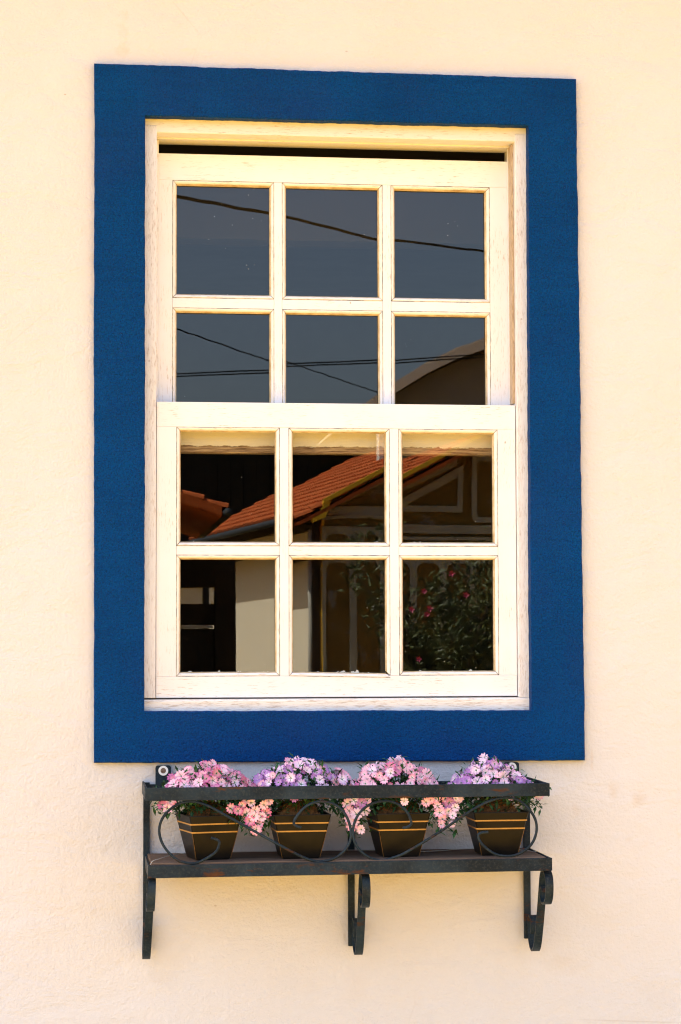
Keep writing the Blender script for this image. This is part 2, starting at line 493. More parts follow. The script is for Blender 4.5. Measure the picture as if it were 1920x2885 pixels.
def part(name, mb, m, parent=None, smooth=False, **kw):
    """geometry in world coordinates; an object of its own under parent"""
    me = mb.mesh(name, m, smooth) if isinstance(mb, MB) else mb
    o = link(bpy.data.objects.new(name, me))
    if parent is not None:
        o.parent = parent
        o.location = -wloc(parent)
    return props(o, **kw)

def catmull(pts, sub=6):
    P = [Vector(p) for p in pts]; out = []
    for i in range(len(P) - 1):
        p0, p1, p2, p3 = P[max(i - 1, 0)], P[i], P[i + 1], P[min(i + 2, len(P) - 1)]
        for k in range(sub):
            t = k / sub
            out.append(0.5 * ((2 * p1) + (p2 - p0) * t + (2 * p0 - 5 * p1 + 4 * p2 - p3) * t * t + (3 * p1 - p0 - 3 * p2 + p3) * t ** 3))
    out.append(P[-1])
    return out

# ------------------------------------------------------------------ ground
g = MB().add([(-400, -500, 0), (400, -500, 0), (400, 300, 0), (-400, 300, 0)], [(0, 1, 2, 3)])
part('ground', g, M['ground'], kind='structure')
pv = MB().box(-60, 60, -0.85, -0.002, 0.004, 0.12)  # unseen pavement, added to bounce neutral light onto the lower wall
part('bounce_pavement', pv, M['bounce_pavement'], kind='structure')
part('bounce_kerb', MB().box(-60, 60, -1.00, -0.852, 0.004, 0.125), M['bounce_pavement'], kind='structure')  # unseen edge of the added bounce paving

# ------------------------------------------------------------------ the house with the window
house = thing('house', (0, 0, 0), 'peach plastered house wall around the blue framed window', 'house')
HX0, HX1, HZ0, HZ1 = -0.412, 0.408, 1.388, 2.627      # rough opening
WX0, WX1, WZ0, WZ1, WT = -5.2, 4.6, -0.05, 3.75, 0.36
xs = [WX0, HX0, HX1, WX1]; zs = [WZ0, HZ0, HZ1, WZ1]
w = MB()
vs = [(x, y, z) for y in (0.0, WT) for z in zs for x in xs]
fs = []
for L in (0, 1):
    for j in range(3):
        for i in range(3):
            if i == 1 and j == 1: continue
            a = L * 16 + j * 4 + i
            fs.append((a, a + 1, a + 5, a + 4))
hole = [5, 6, 10, 9]
rim = [0, 1, 2, 3, 7, 11, 15, 14, 13, 12, 8, 4]
for lp in (hole, rim):
    for k in range(len(lp)):
        a, b = lp[k], lp[(k + 1) % len(lp)]
        fs.append((a, b, b + 16, a + 16))
w.add(vs, fs)
part('wall', w, M['wall'], house)
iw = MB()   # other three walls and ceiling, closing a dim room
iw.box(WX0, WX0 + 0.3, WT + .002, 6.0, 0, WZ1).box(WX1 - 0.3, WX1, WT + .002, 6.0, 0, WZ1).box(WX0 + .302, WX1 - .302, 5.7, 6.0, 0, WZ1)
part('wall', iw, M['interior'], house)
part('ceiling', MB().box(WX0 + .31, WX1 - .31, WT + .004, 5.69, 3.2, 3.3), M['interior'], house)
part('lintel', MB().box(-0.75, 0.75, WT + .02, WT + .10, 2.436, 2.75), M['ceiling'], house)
part('gap_shade_board', MB().box(-.41, .406, .140, .359, 2.605, 2.626), M['black_timber'], house)  # dark board added to black out the lit opening above the sash
rf = MB()  # unseen roof, added to cast shade; eave depth dims the wall top
rf.add([(WX0 - .3, -0.50, 3.66), (WX1 + .3, -0.50, 3.66), (WX1 + .3, 3.0, 5.3), (WX0 - .3, 3.0, 5.3), (WX1 + .3, 6.4, 3.70), (WX0 - .3, 6.4, 3.70),
        (WX0 - .3, -0.50, 3.78), (WX1 + .3, -0.50, 3.78), (WX1 + .3, 3.0, 5.42), (WX0 - .3, 3.0, 5.42), (WX1 + .3, 6.4, 3.82), (WX0 - .3, 6.4, 3.82)],
       [(0, 1, 2, 3), (3, 2, 4, 5), (6, 7, 8, 9), (9, 8, 10, 11), (0, 1, 7, 6), (4, 5, 11, 10), (1, 2, 8, 7), (2, 4, 10, 8), (0, 3, 9, 6), (3, 5, 11, 9)])
part('roof', rf, M['tile'], house)

# ------------------------------------------------------------------ sash window
win = thing('sash_window', (0, 0.02, 1.40), 'white twelve pane sash window in a wide blue painted surround', 'window')
rnd = random.Random(7)
FY = lambda a, b, d: (a, d, b)

def loop(corners, n, jit=0.0, seed=1):
    """closed loop through four corners, n samples a side, with hand-made waviness"""
    rg = random.Random(seed); out = []
    for k in range(4):
        a, b = Vector(corners[k]), Vector(corners[(k + 1) % 4])
        d = (b - a); nrm = Vector((-d.y, d.x)).normalized()
        ph = [rg.uniform(0, 6.28) for _ in range(5)]
        prev = 0
        for i in range(n):
            t = i / n
            wv = 0.0
            if jit:
                env = min(1, 12 * t, 12 * (1 - t))
                L = d.length
                wv = jit * env * (0.6 * math.sin(4.1 * t * L * 2 + ph[0]) + 0.5 * math.sin(31 * t * L + ph[1]) + 0.25 * math.sin(97 * t * L + ph[2]))
                prev = 0.5 * prev + rg.uniform(-1.1, 1.1) * jit
                wv += prev * env
            out.append(tuple(a + d * t + nrm * wv))
    return out
so = loop([(-.5030, 2.7166), (.4974, 2.7138), (.5025, 1.2977), (-.4975, 1.3022)], 150, 0.0005, 3)
si = loop([(-.3990, 2.6114), (.3948, 2.6125), (.3915, 1.4005), (-.3976, 1.4040)], 150, 0.0004, 4)
# rounded arris: back edge, side, small chamfer, face, chamfer, inner reveal
n = len(so)
sm = MB()
def inset(lp, d):
    c = Vector((0, 2.0)); out = []
    for (x, z) in lp:
        out.append((x - d * (1 if x > 0 else -1) * (1 if abs(x) > abs(d) else 0), z - d * (1 if z > 2.0 else -1)))
    return out
def toward(lp, other, d):
    out = []
    for p, q in zip(lp, other):
        p, q = Vector(p), Vector(q); t = (q - p)
        out.append(tuple(p + t.normalized() * d))
    return out
loops = [(so, 0.006), (so, -0.0125), (toward(so, si, 0.0028), -0.0155), (toward(si, so, 0.0022), -0.0155), (si, -0.0135), (si, 0.0115)]
vs = []; fs = []
for lp, y in loops: vs += [(x, y, z) for x, z in lp]
for k in range(len(loops) - 1):
    for i in range(n):
        j = (i + 1) % n
        fs.append((k * n + i, k * n + j, (k + 1) * n + j, (k + 1) * n + i))
sm.add(vs, fs)
part('surround', sm, M['blue'], win, label='wide blue stippled plaster band with uneven outer edge')

# fixed frame
part('jamb', MB().cbox(-.409, -.3745, .0125, .125, 1.4295, 2.5990, .0012), M['jamb'], win)
part('jamb', MB().cbox(.3715, .405, .0125, .125, 1.4270, 2.6000, .0012), M['jamb'], win)
hd = MB()
hd.cbox(-.4085, .4045, .0135, .058, 2.5845, 2.6225, .0012)
hd.cbox(-.3740, .3710, .0585, .100, 2.5822, 2.6225, .0012)
hd.cbox(-.3740, .3710, .1005, .116, 2.5835, 2.6225, .0012)
part('head', hd, M['head'], win)
sl = MB(); sl.add([(-.4085, .0085, 1.392), (.4045, .0085, 1.392), (.4045, .135, 1.392), (-.4085, .135, 1.392),
                   (-.4085, .0085, 1.4225), (.4045, .0085, 1.4225), (.4045, .135, 1.4285), (-.4085, .135, 1.4285),
                   (-.4085, .0110, 1.4262), (.4045, .0110, 1.4262)],
                  [(0, 3, 2, 1), (0, 1, 5, 4), (4, 5, 9, 8), (8, 9, 6, 7), (2, 3, 7, 6), (1, 2, 6, 9, 5), (0, 4, 8, 7, 3)])
part('sill', sl, M['sill'], win)
for x0, x1 in ((-.3742, -.3690), (.3662, .3712)):
    part('parting_bead', MB().cbox(x0, x1, .0625, .0728, 1.4300, 2.5810, .0008), M['jamb'], win)

part('stop_bead', MB().cbox(.3660, .3713, .030, .0585, 2.0360, 2.5810, .0008), M['channel'], win, label='brown stained bead in the right hand sash channel')

def glazing_bead(p0, p1, inward, f, m, parent):
    """mitred strip from p0 to p1 (x,z) along an opening edge; inward = unit (x,z) into the pane"""
    p0, p1, iw_ = Vector(p0), Vector(p1), Vector(inward)
    d = (p1 - p0).normalized()
    prof = [(.0011, f + .0152), (.0011, f + .0002), (.0019, f - .0006), (.0045, f + .0002), (.0068, f + .0030), (.0082, f + .0068), (.0090, f + .0085), (.0090, f + .0152)]
    vs = []
    gap = .0008
    for e, (p, sgn) in enumerate(((p0, 1), (p1, -1))):
        for wd, y in prof:
            q = p + iw_ * wd + d * sgn * (wd + gap)
            vs.append((q.x, y, q.y))
    k = len(prof)
    fs = [(i, (i + 1) % k, k + (i + 1) % k, k + i) for i in range(k)] + [tuple(range(k))[::-1], tuple(range(k, 2 * k))]
    mb = MB().add(vs, fs)
    nf = len(mb.f)
    q = [p0 + d * .0002, p1 - d * .0002, p1 + iw_ * .0012 - d * .001, p0 + iw_ * .0012 + d * .001]
    mb.add([(a.x, f + .0011, a.y) for a in q], [(0, 1, 2, 3)])
    for p, sgn in ((p0, 1), (p1, -1)):      # dirt and painted gap shade in the open mitre
        t_ = d * sgn
        q = [p, p + iw_ * .0088 + t_ * .0088 + t_ * gap * 1.3, p + iw_ * .0088 + t_ * .0088 - t_ * gap * .3]
        yy = (f + .0012, f + .0092, f + .0092)
        mb.add([(a.x, b, a.y) for a, b in zip(q, yy)], [(0, 1, 2)])
    me = mb.mesh('glazing_bead', m)
    me.materials.append(M['grime_shade']); me.materials.append(M['putty_shade'])
    for k in (4, 5, 6): me.polygons[k].material_index = 2  # inner flanks: yellowed putty with their golden shade painted in
    for k in range(nf, len(me.polygons)): me.polygons[k].material_index = 1
    part('glazing_bead', me, m, parent)

def pane(x0, x1, z0, z1, y, dy, twist, tx, seed, parent):
    """old glass: a whisker out of true and slightly wavy, so reflections break from pane to pane.
    dy, tx: shift of the reflection in photo pixels, twist: change of dy across the pane"""
    rg = random.Random(seed)
    N = 14; vs = []; fs = []
    xc, zc = (x0 + x1) / 2, (z0 + z1) / 2; hw = (x1 - x0) / 2
    tz = dy / (2 * 6030.0); tw = twist / (2 * 6030.0) / (2 * hw); txx = tx / (2 * 6030.0)
    ph = [rg.uniform(0, 6.28) for _ in range(8)]
    for j in range(N + 1):
        for i in range(N + 1):
            x = x0 + (x1 - x0) * i / N; z = z0 + (z1 - z0) * j / N
            a, b = x - xc, z - zc
            yy = y + tz * b + tw * a * b + txx * a
            yy += 0.0000011 * (math.sin(70 * a + 25 * b + ph[0]) + math.sin(58 * b - 30 * a + ph[1])) + 0.0000004 * math.sin(150 * a + 40 * b + ph[2])
            vs.append((x, yy, z))
    for j in range(N):
        for i in range(N):
            a = j * (N + 1) + i
            fs.append((a, a + 1, a + N + 2, a + N + 1))
    part('pane', MB().add(vs, fs), M['glass'], parent, smooth=True)

def sash(f, X0, X1, Z0, Z1, cols, rows, shifts, label, peel=False):
    T = .034
    s = MB()
    zb = rows[-1][0]; zt = rows[0][1]; xl = cols[0][0]; xr = cols[-1][1]
    s.cbox(X0, xl, f, f + T, zb + .0002, zt - .0002, .0005)
    s.cbox(xr, X1, f, f + T, zb + .0002, zt - .0002, .0005)
    frame = part('sash', s, M['white_v'], win, label=label)
    part('rail', MB().cbox(X0, X1, f - .0002, f + T - .001, zt, Z1, .0006), M['white_h'], frame)
    if peel:
        part('rail', MB().cbox(X0, X1, f + .0002, f + T - .001, Z0, zb, .002), M['peel'], frame, label='bottom rail with paint peeling off bare wood')
    else:
        part('rail', MB().cbox(X0, X1, f - .0002, f + T - .001, Z0, zb, .0006), M['white_h'], frame)
    for c in range(len(cols) - 1):
        part('muntin', MB().cbox(cols[c][1], cols[c + 1][0], f + .0003, f + T - .002, zb + .0003, zt - .0003, .0008), M['white_v'], frame)
    for r in range(len(rows) - 1):
        for c in range(len(cols)):
            part('muntin', MB().cbox(cols[c][0] + .0004, cols[c][1] - .0004, f + .0008, f + T - .002, rows[r + 1][1], rows[r][0], .0008), M['white_h'], frame)
    for r, (z0, z1) in enumerate(rows):
        for c, (x0, x1) in enumerate(cols):
            sag = .0042 if (not peel and r == 1 and c == 1) else 0.0
            glazing_bead((x0, z0), (x1, z0 - sag), (0, 1), f - sag * .35, M['bead_h'], frame)
            glazing_bead((x0, z1), (x1, z1), (0, -1), f, M['bead_h'], frame)
            glazing_bead((x0, z0), (x0, z1), (1, 0), f, M['bead_v'], frame)
            glazing_bead((x1, z0), (x1, z1), (-1, 0), f, M['bead_v'], frame)
            dy, tw, tx = shifts[r][c]
            pane(x0 + .0005, x1 - .0005, z0 + .0005, z1 - .0005, f + .0165, dy, tw, tx, 10 * r + c + int(f * 1000), frame)
    # wooden dowel pegs at the corner joints
    for (x, z) in ((X0 + .010, Z1 - .045), (X1 - .012, Z1 - .045), (X0 + .010, Z0 + .024), (X1 - .012, Z0 + .024)):
        pg = MB().prism([(x + .0032 * math.cos(k * .524), z + .0032 * math.sin(k * .524)) for k in range(12)], FY, f - .0006, f + .004)
        part('peg', pg, M['white_h'], frame)
    return frame

sash(.075, -.3735, .3690, 1.9320, 2.5555,
     [(-.3397, -.1280), (-.1117, .1004), (.1177, .3290)],
     [(2.2537, 2.5000), (1.9870, 2.2334)],
     [[(0, 0, 0), (12, 28, 0), (3, -22, 0)], [(20, 0, 0), (0, 0, 0), (0, -10, 0)]],
     'inner upper sash, slid down a little and open at the top', peel=True)
sash(.025, -.3730, .3700, 1.4295, 2.0315,
     [(-.3329, -.1213), (-.1031, .1061), (.1245, .3325)],
     [(1.7372, 1.9805), (1.4722, 1.7192)],
     [[(-15, 0, 0), (0, 0, 0), (58, 0, 0)], [(46, 0, 0), (94, 0, 0), (94, 0, 0)]],
     'outer lower sash reflecting the houses across the street')

# ------------------------------------------------------------------ wrought iron flower shelf
shelf = thing('flower_shelf', (0, -0.1, 0.92), 'dark wrought iron wall shelf with scroll front and wooden plank', 'shelf')
SD = .205
def bar(pts, y0, y1):
    """flat bar given its four front corners (x,z)"""
    return MB().prism(pts, FY, y0, y1)
def slab(name, x0, x1, y0, y1, za0, za1, zb0, zb1, m=None, c=.0008):
    """bar whose left end spans za0..za1 and right end zb0..zb1"""
    bm = bmesh.new(); bmesh.ops.create_cube(bm, size=1)
    for q in bm.verts:
        t = q.co.x + .5; lo = za0 + (zb0 - za0) * t; hi = za1 + (zb1 - za1) * t
        q.co = Vector((x0 + (x1 - x0) * t, y0 + (y1 - y0) * (q.co.y + .5), lo + (hi - lo) * (q.co.z + .5)))
    bmesh.ops.bevel(bm, geom=bm.edges[:], offset=c, segments=2, profile=.5, affect='EDGES')
    bm.verts.index_update()
    mb = MB().add([q.co[:] for q in bm.verts], [[q.index for q in f.verts] for f in bm.faces]); bm.free()
    return part(name, mb, m or M['iron'], shelf)
# upper band: front bar, two returns and the bar on the wall
slab('rail', -.4014, .3860, -SD, -SD + .0045, 1.2395, 1.2645, 1.2402, 1.2650)
slab('rail_return', -.4014, -.3972, -SD + .0047, -.002, 1.2398, 1.2643, 1.2398, 1.2643)
slab('rail_return', .3818, .3860, -SD + .0047, -.002, 1.2404, 1.2648, 1.2404, 1.2648)
slab('wall_bar', -.3965, .3812, -.0062, -.0015, 1.2400, 1.2580, 1.2400, 1.2580)
# lower angle frame
slab('rail', -.3956, .3897, -SD, -SD + .0045, 1.0930, 1.1170, 1.0955, 1.1203)
slab('rail_return', -.3956, -.3912, -SD + .0047, -.002, 1.0935, 1.1172, 1.0935, 1.1172)
slab('rail_return', .3853, .3897, -SD + .0047, -.002, 1.0958, 1.1200, 1.0958, 1.1200)
slab('plank', -.3902, .3782, -.1995, -.1045, 1.0990, 1.1215, 1.0990, 1.1220, M['plank'], .002)
slab('plank', -.3905, .3775, -.1030, -.0080, 1.0985, 1.1210, 1.0985, 1.1215, M['plank'], .002)
# uprights on the wall
for x0, x1, zb in ((-.3990, -.3862, .930), (.0130, .0262, .930), (.3740, .3875, .938)):
    slab('upright', x0, x1, -.0110, -.0066 + .004, zb, 1.2620, zb, 1.2620)
# fixing tabs with washer and screw
for tx in (-.3594, .3500):
    pl = []
    for cx, cz, a0 in ((tx + .0105, 1.2905, 0), (tx - .0105, 1.2905, 90)):
        for k in range(5):
            a = R(a0 + k * 22.5); pl.append((cx + .005 * math.cos(a), cz + .005 * math.sin(a)))
    pl += [(tx - .0155, 1.236), (tx + .0155, 1.236)]
    tab = part('fixing_tab', MB().prism(pl, FY, -.0100, -.0064), M['iron'], shelf)
    ws = MB(); c8 = [(math.cos(k * .2618), math.sin(k * .2618)) for k in range(24)]
    ws.ring([(tx + .0098 * a, 1.2852 + .0098 * b) for a, b in c8], [(tx + .0055 * a, 1.2852 + .0055 * b) for a, b in c8], FY, -.0103, -.0125)
    part('washer', ws, M['washer'], tab)
    sc_ = MB().prism([(tx + .0053 * a, 1.2852 + .0053 * b) for a, b in c8[::2]], FY, -.0102, -.0117)
    sc_.box(tx - .0035, tx + .0035, -.0126, -.0118, 1.2846, 1.2858)
    part('screw', sc_, M['screw'], tab)
# scroll work on the front
SCL = [(-.275, 1.1676), (-.2635, 1.1635), (-.259, 1.157), (-.2668, 1.1399), (-.2919, 1.1245), (-.3109, 1.1195), (-.3394, 1.1265), (-.3651, 1.1527), (-.374, 1.1831), (-.3652, 1.21), (-.3409, 1.2312), (-.3111, 1.2372), (-.2818, 1.2288), (-.2444, 1.2085), (-.1898, 1.178), (-.1351, 1.1474), (-.094, 1.1265), (-.0665, 1.1195), (-.0355, 1.1257), (-.0127, 1.1457), (-.0044, 1.1714), (-.0125, 1.2035), (-.0318, 1.2255), (-.0621, 1.2345), (-.0897, 1.2269), (-.1089, 1.2081), (-.1158, 1.1946), (-.111, 1.1878), (-.1014, 1.1849)]
SCR = [(.0968, 1.181), (.1085, 1.1838), (.1135, 1.1925), (.1032, 1.2144), (.0824, 1.2296), (.0575, 1.2335), (.0269, 1.2241), (.0061, 1.2019), (-.0010, 1.1714), (.008, 1.1454), (.03, 1.1260), (.0542, 1.1198), (.0785, 1.1245), (.1063, 1.1358), (.1692, 1.1725), (.2267, 1.2101), (.2675, 1.2309), (.3013, 1.2374), (.3308, 1.2288), (.3553, 1.201), (.3607, 1.1734), (.3499, 1.146), (.3265, 1.1285), (.3025, 1.1240), (.2773, 1.1289), (.2543, 1.146), (.2446, 1.1626), (.2496, 1.1694), (.265, 1.1712)]
for yo, S in ((-.1975, SCL), (-.1975, SCR)):
    part('scroll', MB().tube(catmull([(x, yo + .0022 * math.sin(9 * x), z) for x, z in S], 5), .0027, 8), M['iron'], shelf, smooth=True)
# S-shaped flat brackets under the shelf
BP = [(.165, 1.050), (.156, 1.057), (.145, 1.055), (.139, 1.046), (.143, 1.034), (.158, 1.0275), (.178, 1.031), (.193, 1.046), (.199, 1.066), (.195, 1.083), (.180, 1.0915), (.162, 1.0905), (.148, 1.080), (.138, 1.062), (.118, 1.020), (.097, .980), (.077, .946), (.062, .928), (.046, .9195), (.028, .924), (.016, .940), (.012, .960), (.017, .978), (.030, .9865), (.042, .982), (.047, .970), (.043, .958), (.036, .952)]
for bx, lean in ((-.3875, -.006), (.0245, .004), (.3845, .004)):
    cl = catmull([(0, -d, z) for d, z in BP], 5)
    mb = MB(); hw, ht = .0078, .0019; k = len(cl); vs = []
    for i, p in enumerate(cl):
        t = (cl[min(i + 1, k - 1)] - cl[max(i - 1, 0)]).normalized()
        nn = Vector((0, -t.z, t.y))
        xo = bx + lean * (1.09 - p.z) / .17
        for sx, sn in ((-1, -1), (1, -1), (1, 1), (-1, 1)):
            vs.append((xo + sx * hw, p.y + nn.y * ht * sn, p.z + nn.z * ht * sn))
    fs = [(i * 4 + a, i * 4 + (a + 1) % 4, i * 4 + 4 + (a + 1) % 4, i * 4 + 4 + a) for i in range(k - 1) for a in range(4)]
    fs += [(0, 1, 2, 3), ((k - 1) * 4, (k - 1) * 4 + 1, (k - 1) * 4 + 2, (k - 1) * 4 + 3)]
    part('bracket', mb.add(vs, fs), M['iron'], shelf)

# thin string lying along the shelf
sg = MB().tube(catmull([(-.3905, -.199, 1.1185), (-.386, -.192, 1.1245), (-.372, -.150, 1.1245), (-.345, -.085, 1.1245), (-.30, -.035, 1.1240), (-.20, -.030, 1.1240), (-.05, -.028, 1.1240), (.05, -.035, 1.1240), (.14, -.075, 1.1240), (.19, -.070, 1.1240), (.25, -.040, 1.1240), (.33, -.060, 1.1240), (.36, -.09, 1.1240), (.376, -.12, 1.1240)], 5), .0007, 5)
part('string', sg, M['string'], label='thin pale string lying along the wooden shelf plank', cat='string')

# ------------------------------------------------------------------ flower pots
def frustum_loops(cx, cy, rot, levels):
    c, s = math.cos(rot), math.sin(rot); vs = []
    for h, z in levels:
        ch = min(.0022, h * .2)
        for a, b in ((-h + ch, -h), (h - ch, -h), (h, -h + ch), (h, h - ch), (h - ch, h), (-h + ch, h), (-h, h - ch), (-h, -h + ch)):
            vs.append((cx + a * c - b * s, cy + a * s + b * c, z))
    fs = [(k * 8 + i, k * 8 + (i + 1) % 8, k * 8 + 8 + (i + 1) % 8, k * 8 + 8 + i) for k in range(len(levels) - 1) for i in range(8)]
    return vs, fs
ZP = 1.1222; PH = .086
hz = lambda t: .0368 + (.0562 - .0368) * t
POTS = [(-.2760, -.128, R(13), 'tapered dark pot with gold lines at the left end of the shelf', .94),
        (-.0995, -.128, R(2.0), 'tapered dark pot with gold lines, second from the left on the shelf', 1.0),
        (.0960, -.128, R(4.5), 'tapered dark pot with gold lines, third from the left on the shelf', .97),
        (.2935, -.128, R(0.5), 'tapered dark pot with gold lines at the right end of the shelf', .98)]
for cx, cyy, rot, lab, k in POTS:
    pot = thing('flower_pot', (cx, cyy, ZP), lab, 'flower pot', 'dark tapered pots on the iron shelf')
    lv = [(hz(0) * k - .002, ZP), (hz(0) * k, ZP + .0015)]
    for t in (.60, .62, .635, .655):
        pass
    lv += [(hz(t) * k, ZP + PH * t) for t in (.2, .4, .62)]
    lv += [(hz(.805) * k, ZP + PH * .805), (hz(.985) * k + .0005, ZP + PH * .985), (hz(1) * k, ZP + PH), (hz(1) * k - .0035, ZP + PH), (hz(.7) * k - .0045, ZP + PH * .70), (.004, ZP + PH * .70)]
    vs, fs = frustum_loops(cx, cyy, rot, lv)
    fs.append(tuple(range(8))[::-1])
    part('pot_body', MB().add(vs, fs), M['pot'], pot)
    for t in (.625, .81):
        vs, fs = frustum_loops(cx, cyy, rot, [(hz(t) * k - .001, ZP + PH * t - .0015), (hz(t) * k + .0007, ZP + PH * t - .0014), (hz(t) * k + .0008, ZP + PH * t + .0013), (hz(t) * k - .001, ZP + PH * t + .0015)])
        part('gold_line', MB().add(vs, fs), M['gold'], pot)
    # gilded front corner edges
    c, s = math.cos(rot), math.sin(rot)
    for sx in (-1, 1):
        pts = []
        for t in (.02, .60):
            h = hz(t) * k - .0003
            a, b = sx * h, -h
            pts.append((cx + a * c - b * s, cyy + a * s + b * c, ZP + PH * t))
        part('edge_line', MB().tube(pts, .0005, 5), M['edge'], pot)

# ------------------------------------------------------------------ artificial flowers
def blossom_mesh(name, m, seed, cup):
    rg = random.Random(seed)
    vs = [(0, 0, -.0012)]; fs = []; tip = [0.0]; mi = []
    for p in range(5):
        a0 = p * 2 * math.pi / 5 + rg.uniform(-.08, .08)
        L = .0110 * rg.uniform(.92, 1.08)
        tl = rg.uniform(-.0012, .0016)
        ctrl = [(.22, -.30, .1), (.22, .30, .1), (.60, -.50, .5), (.60, 0, .5), (.60, .50, .5), (.90, -.66, .9), (1.06, -.40, 1), (.78, 0, .75), (1.06, .40, 1), (.90, .66, .9)]
        o = len(vs)
        for rr, da, t in ctrl:
            da *= 1.18
            z = cup * (.0042 * rr - .0050 * max(0, rr - .55) ** 2 * 2.2) + tl * rr + (-.0007 if abs(da) < .01 and rr > .5 else 0) - .0012 * (1 - rr)
            vs.append((L * rr * math.cos(a0 + da / max(rr, .5) * .62), L * rr * math.sin(a0 + da / max(rr, .5) * .62), z + .0007 * (p % 2)))
            tip.append(t)
        for f in ((0, 1), ):
            fs.append((0, o, o + 1)); mi.append(0)
        for f in ((0, 2, 3), (0, 3, 1), (1, 3, 4), (2, 5, 6), (2, 6, 7), (2, 7, 3), (3, 7, 4), (4, 7, 8), (4, 8, 9)):
            fs.append(tuple(o + i for i in f)); mi.append(0)
    # centre: a small raised button
    o = len(vs)
    for k in range(6):
        vs.append((.0017 * math.cos(k * 1.047), .0017 * math.sin(k * 1.047), .0001)); tip.append(0)
    vs.append((0, 0, .0014)); tip.append(0)
    for k in range(6):
        fs.append((o + k, o + (k + 1) % 6, o + 6)); mi.append(1)
    # calyx tube behind
    o = len(vs)
    for k in range(5):
        a = k * 1.2566
        vs.append((.0018 * math.cos(a), .0018 * math.sin(a), -.0010)); tip.append(.9)
    vs.append((0, 0, -.010)); tip.append(1)
    for k in range(5):
        fs.append((o + k, o + (k + 1) % 5, o + 5)); mi.append(0)
    me = bpy.data.meshes.new(name)
    me.from_pydata(vs, [], fs)
    me.materials.append(m); me.materials.append(M['centre'])
    at = me.attributes.new('tip', 'FLOAT', 'POINT')
    at.data.foreach_set('value', tip)
    me.polygons.foreach_set('material_index', mi)
    for p in me.polygons: p.use_smooth = True
    me.update()
    return me
BL = {k: [blossom_mesh('blossom', M[k], 31 * i + j, cup) for j, cup in enumerate((1.0, .5, 1.5))] for i, k in enumerate(('pink', 'rose', 'mauve', 'purple'))}

def leaf_into(mb, p, d, up, L, W):
    d = d.normalized(); sd = d.cross(up)
    if sd.length < 1e-3: sd = d.cross(Vector((1, 0, 0)))
    sd.normalize(); nn = sd.cross(d)
    a = p; b = p + d * L * .4 + nn * L * .10; c = p + d * L - nn * L * .05
    mb.add([a, b + sd * W - nn * W * .3, c, b - sd * W - nn * W * .3, b], [(0, 1, 4), (1, 2, 4), (2, 3, 4), (3, 0, 4)])

CAMP = Vector((-.524, -4.327, 1.545))
def envelope(pr, x):
    if x <= pr[0][0]: return pr[0][1]
    for (a, za), (b, zb_) in zip(pr[:-1], pr[1:]):
        if x <= b: return za + (zb_ - za) * (x - a) / (b - a)
    return pr[-1][1]

